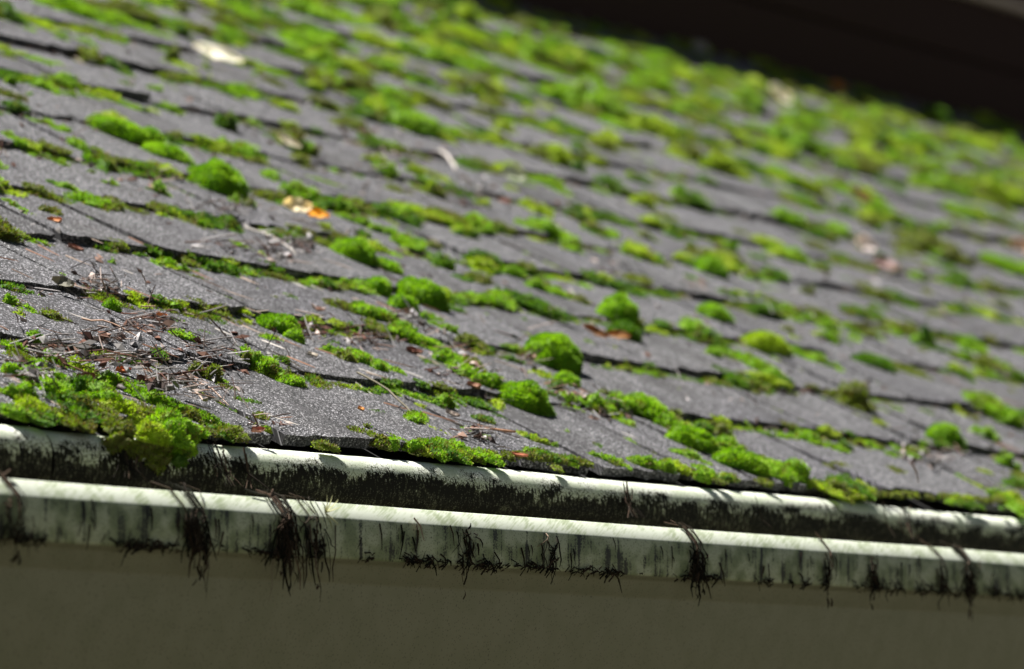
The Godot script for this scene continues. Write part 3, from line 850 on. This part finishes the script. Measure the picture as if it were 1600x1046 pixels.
func build_litter() -> void:
	# dirt, crumbs and needle ends washed against the butts of every course
	var wash := noise(FastNoiseLite.TYPE_SIMPLEX, 4.0, 3, 91)
	var w0 := on_roof(2.0, 0.8)
	for j in range(1, 16):
		var u0 := course_front(j)
		for i in 1500:
			var x := rng.randf_range(-0.3, 5.4)
			var s := to_px(on_roof(x, u0))
			if s.x < -60.0 or s.x > 1660.0 or s.y < -60.0: continue
			if wash.get_noise_2d(x, u0 * 9.0) + rng.randf_range(-0.3, 0.3) < 0.0: continue
			var u := u0 - absf(rng.randfn(0, 0.009)) if rng.randf() < 0.72 else u0 + rng.randf() * COURSE
			var p := on_roof(x, u, surface(u) + 0.0025 + rng.randf() * 0.003)
			var col: Color = NEEDLE[rng.randi_range(0, 5)] * rng.randf_range(0.45, 1.1)
			col.a = 1.0
			if rng.randf() < 0.45:
				needle_soup(p - w0, lay(p, rng.randf() * TAU), 0.006 * exp(rng.randf() * 1.3), rng.randf_range(0.0003, 0.0007), col, 0.6)
			else:
				crumb(p - w0, lay(p, rng.randf() * TAU, rng.randf_range(-0.6, 0.6)), rng.randf_range(0.0015, 0.006), col)
	tag(put("butt_litter", flush(), M.needle, self, w0), "fine dark litter washed against the shingle butts", "litter", "", "stuff")
	for h in HEAPS:
		var o := seat(h[0], h[1])
		for i in int(h[4]):
			var p := seat(h[0] + rng.randfn(0, 0.27) * h[2], h[1] + rng.randfn(0, 0.25) * h[3], absf(rng.randfn(0, 0.0035)) + (0.011 if h[0] < 330 and h[1] > 580 else 0.0))
			var col: Color = NEEDLE[rng.randi_range(0, 5)] if h[5] == 0 else NEEDLE[rng.randi_range(2, 5)]
			col = col * rng.randf_range(0.7, 1.25)
			col.a = 1.0
			if rng.randf() < 0.68:
				var bs := lay(p, rng.randf() * TAU if rng.randf() < 0.75 else rng.randf_range(0.5, 1.5))
				needle_soup(p - o, bs, 0.006 * exp(rng.randf() * 1.4), rng.randf_range(0.0003, 0.00065), col, 0.75)
			else:
				crumb(p - o, lay(p, rng.randf() * TAU, rng.randf_range(-0.7, 0.7)), rng.randf_range(0.0025, 0.0075), col)
		tag(put("litter_heap", flush(), M.needle, self, o), "loose litter of needles and bark crumbs lying on the shingles", "litter", "", "stuff")
	for d in LEAVES:
		var p := seat(d[0], d[1], 0.014 if d[0] == 1203 else 0.003)
		var s := to_px(p)
		var j := (to_px(p + Vector3(0.01, 0, 0)) - s) * cos(d[5]) + (to_px(p - U * 0.01) - s) * sin(d[5])
		var is_leaf: bool = d[9] == "leaf"
		var l: float = d[2] / maxf(absf(j.x), 10.0) * 0.01 * (1.0 if is_leaf else 0.72)
		var o: MeshInstance3D = put(d[7], flake_mesh(l * d[3], l, d[4] * 0.4 if is_leaf else d[4] * 0.5, d[6], 0.0003 if is_leaf else 0.0016), M.leaf if is_leaf else M.bark, self, p)
		o.basis = lay(p, d[5], rng.randf_range(-0.15, 0.25)) * Basis(Vector3.RIGHT, 0.5 if is_leaf else 0.25)
		o.position += N * (l * d[3] * 0.3 + 0.004 if is_leaf else 0.0)
		tag(o, d[8], d[9])
	# a pale stick and a few thin twigs
	for d in [[378,368,457,416,0.0011,Color(0.50,0.46,0.42),"pale grey twig lying below the leaf litter heap"], [675,252,706,280,0.0016,Color(0.55,0.50,0.46),"short pale stick among blurred upper moss"], [545,608,640,672,0.0009,Color(0.15,0.13,0.09),"long dark twig lying down a first-course joint"], [262,600,350,655,0.0007,Color(0.42,0.30,0.24),"long bent brown needle stalk at the edge of the mossy needle heap"], [120,520,205,552,0.0007,Color(0.36,0.22,0.15),"arched red-brown stalk crossing bare shingle above the corner mat"], [855,525,860,490,0.0006,Color(0.12,0.08,0.06),"thin dark stalk standing up behind the tallest ball"], [425,405,430,345,0.0004,Color(0.2,0.16,0.12),"thin upright stalk beside the curled cream leaf"]]:
		var a := seat(d[0], d[1], 0.002)
		var b := seat(d[2], d[3], 0.002)
		var pts := PackedVector3Array()
		for i in 7:
			var t := i / 6.0
			pts.append(a.lerp(b, t) - a + N * (0.004 * sin(PI * t) + 0.0015 * rng.randf()) + Vector3(0.002 * rng.randf_range(-1, 1), 0, 0))
		if d[3] < d[1] and absf(d[2] - d[0]) < 10:       # standing stalks
			for i in 7: pts[i] = Vector3(0.0015 * sin(i * 1.1), 0.0032 * i, 0)
		strand(pts, d[4], d[5])
		tag(put("twig", flush(), M.bark, self, a), d[6], "twig")
	# loose needles, one by one
	var kinds := [["tan", Color(0.42, 0.33, 0.27)], ["reddish brown", Color(0.24, 0.13, 0.09)], ["bleached grey", Color(0.52, 0.48, 0.44)], ["dark brown", Color(0.10, 0.065, 0.045)]]
	var shapes := []
	for k in kinds.size():
		for v in 4:
			needle_soup(Vector3.ZERO, Basis.IDENTITY, rng.randf_range(0.014, 0.032), rng.randf_range(0.0004, 0.00065), kinds[k][1], 0.12)
			shapes.append([flush(), k])
	for i in 210:
		var x := rng.randf_range(0, 1580)
		var y := rng.randf_range(330, 790)
		if i < 120:
			x = rng.randf_range(0, 760)
			y = rng.randf_range(390, 700)
		var p := seat(x, y)
		var u := slope_of(p)
		if u < 0.02 or u > 1.5: continue
		var s: Array = shapes[rng.randi_range(0, 15)]
		var o := put("pine_needle", s[0], M.needle, self, p)
		o.basis = lay(p, rng.randf_range(0.6, 1.6) if rng.randf() < 0.6 else rng.randf() * TAU)
		var nth := 1 if u < FIRST else int((u - FIRST) / COURSE) + 2
		tag(o, "loose %s fallen needle on shingle course %d above the gutter" % [kinds[s[1]][0], nth], "needle", "loose needles on the shingles")

# dark wet needle bundles over the gutter lip: x, strands, hang, from the trim's top, spread, label
const HANGS := [
	[22, 22, 0.034, true, 0.014, "dark needle bundle hanging by the gutter's mossy corner end"],
	[300, 70, 0.040, true, 0.016, "black needle bundle below the overhanging moss"],
	[443, 95, 0.046, true, 0.014, "thickest black needle bundle, falling from the trim over the lip"],
	[490, 34, 0.048, true, 0.012, "ragged needle bundle beside the thickest one, with a pale sprig"],
	[728, 18, 0.026, false, 0.010, "upright tuft of dark needles stuck on the gutter's face"],
	[860, 12, 0.030, false, 0.008, "slim dark needle tuft with a sooty foot on the gutter"],
	[1085, 55, 0.040, true, 0.010, "black needle bundle hanging where moss touches the trim"],
	[1290, 14, 0.038, true, 0.008, "narrow needle bundle at the trim joint"],
	[1362, 22, 0.032, false, 0.012, "sooty needle clump below the second trim joint"],
	[1470, 12, 0.034, true, 0.010, "thin needle bundle hanging from the trim past its joints"],
	[1512, 44, 0.040, true, 0.012, "brown-topped needle bundle beside a thinner one past the trim joints"],
]

func wet_color() -> Color:
	var c: Color = [Color(0.020, 0.016, 0.012), Color(0.035, 0.025, 0.018), Color(0.012, 0.013, 0.010), Color(0.060, 0.040, 0.028)][rng.randi_range(0, 3)]
	return c

func build_gutter_debris() -> void:
	for h in HANGS:
		var o := plane_z(h[0], 800, 0.085)
		o.y = EAVE
		o.z = 0.0
		for i in int(h[1] * 0.7):
			var x: float = rng.randfn(0, 0.6) * h[4] * (1.0 if rng.randf() < 0.6 else 0.35)
			var pts := PackedVector3Array()
			var rest: float = h[2] * 0.62 * rng.randf_range(0.25, 1.3) * (1.5 if rng.randf() < 0.08 else 1.0)
			var from := rng.randf()
			if h[3] and from < 0.16:                # falls from the top of the trim
				pts.append(Vector3(x + 0.02 + rng.randfn() * 0.004, 0.004 - rng.randf() * 0.012, 0.016))
				pts.append(Vector3(x + 0.017 + rng.randfn() * 0.006, -0.012 - rng.randf() * 0.008, 0.0205))
				pts.append(Vector3(x + 0.012 + rng.randfn() * 0.006, -0.027, 0.024 + rng.randf() * 0.012))
			if from < 0.46 and h[3] and pts.size() != 3:     # lies over the lip
				pts.append(Vector3(x + rng.randfn() * 0.006, -0.0335 + rng.randf() * 0.004, rng.randf_range(0.058, 0.0745)))
				pts.append(Vector3(x + rng.randfn() * 0.002, -0.0352, 0.0758))
			if pts.size() != 3:
				x += rng.randfn() * 0.0025
				var y0 := -0.0465 if pts.size() > 0 else rng.randf_range(-0.048, -0.066)
				pts.append(Vector3(x, y0, 0.0862))
				var wander := rng.randfn() * 0.0018
				for k in 4:
					x += wander + rng.randfn() * 0.0016
					pts.append(Vector3(x, y0 - rest * (k + 1) / 4.0, 0.0862 + rng.randf() * 0.0035))
			strand(pts, 0.00025 * exp(rng.randf() * 1.15), wet_color() if rng.randf() < 0.96 else Color(0.20, 0.15, 0.11))
		for i in int(h[1] * 1.3):                     # short tangled bits matted on the face
			var q := Vector3(rng.randfn(0, 0.35) * h[4], -0.0735 + absf(rng.randfn(0, 0.010)) * (1.0 if rng.randf() < 0.85 else -1.0), 0.0862 + rng.randf() * 0.002)
			var v := Vector3(rng.randfn(0, 0.3), rng.randfn(0, 1.0), 0.1 * rng.randf()).normalized() * rng.randf_range(0.0015, 0.005)
			strand(PackedVector3Array([q - v, q + Vector3(0.0006 * rng.randfn(), 0, 0.0008), q + v]), 0.0003 * exp(rng.randf() * 1.2), wet_color())
		if h[0] == 490:                            # the pale green sprig
			for a in [-0.9, -0.3, 0.2, 0.75, 1.2, 2.3, 2.9]:
				strand(PackedVector3Array([Vector3(0.006, -0.045, 0.09), Vector3(0.006 + 0.006 * sin(a), -0.045 + 0.006 * cos(a), 0.093), Vector3(0.006 + 0.013 * sin(a), -0.045 + 0.012 * cos(a), 0.094)]), 0.0005, Color(0.42, 0.42, 0.22))
		tag(put("needle_bundle", flush(), M.wet, self, o), h[5], "needles", "", "stuff")
	# crumbs and needle ends caught under the lip, all along
	var o2 := Vector3(0.5, EAVE, 0.085)
	for band in [[0, 130, 40], [170, 350, 120], [380, 560, 120], [560, 1000, 240], [1050, 1130, 60], [1180, 1290, 60], [1320, 1410, 60], [1430, 1600, 90]]:
		for i in int(band[2] * 1.5):
			var x: float = plane_z(rng.randf_range(band[0], band[1]), 870, 0.085).x - o2.x
			if lump.get_noise_1d(x * 500.0) < rng.randf_range(-0.35, 0.25): continue
			var y := -0.0725 - absf(rng.randfn(0, 0.0018)) + (0.004 * rng.randf() if rng.randf() < 0.3 else 0.0)
			var l := 0.001 * exp(rng.randf() * 1.7)
			var up := rng.randfn(0, 0.8)
			strand(PackedVector3Array([Vector3(x - l, y - up * l, 0.0012), Vector3(x, y + 0.0008, 0.003), Vector3(x + l, y + up * l, 0.0015)]), rng.randf_range(0.0003, 0.0008), wet_color())
	tag(put("lip_crumbs", flush(), M.wet, self, o2), "dark crumbs and needle ends caught along the foot of the gutter lip", "litter", "", "stuff")
	# needles stuck to the painted face, one by one
	for i in 60:
		var px := rng.randf_range(540, 1590) if i < 48 else rng.randf_range(60, 420)
		var o3 := plane_z(px, 850, 0.0862)
		o3.y = EAVE - rng.randf_range(0.052, 0.070)
		var l := rng.randf_range(0.004, 0.014)
		var lean := rng.randfn(0, 0.3)
		strand(PackedVector3Array([Vector3(-lean * l, l * 0.6, 0), Vector3(0.0006, 0, 0.0004), Vector3(lean * l * 0.8, -l * 0.8, 0.0002)]), rng.randf_range(0.0004, 0.0008), wet_color())
		tag(put("stuck_needle", flush(), M.wet, self, o3), "short dark needle stuck upright to the gutter's pale face", "needle", "needles stuck to the gutter face")
	for d in [[655,822,Color(0.36,0.28,0.24)],[1430,735,Color(0.3,0.2,0.15)],[1105,915,Color(0.05,0.04,0.03)],[965,905,Color(0.05,0.04,0.03)]]:
		var o4 := plane_z(d[0], d[1], 0.088)
		strand(PackedVector3Array([Vector3(-0.006, 0.005, 0), Vector3(0, 0, 0.001), Vector3(0.006, -0.010, 0)]), 0.0008, d[2])
		tag(put("stuck_needle", flush(), M.wet, self, o4), "bent loose needle caught askew on the gutter's outer side", "needle", "bent needles on the gutter")
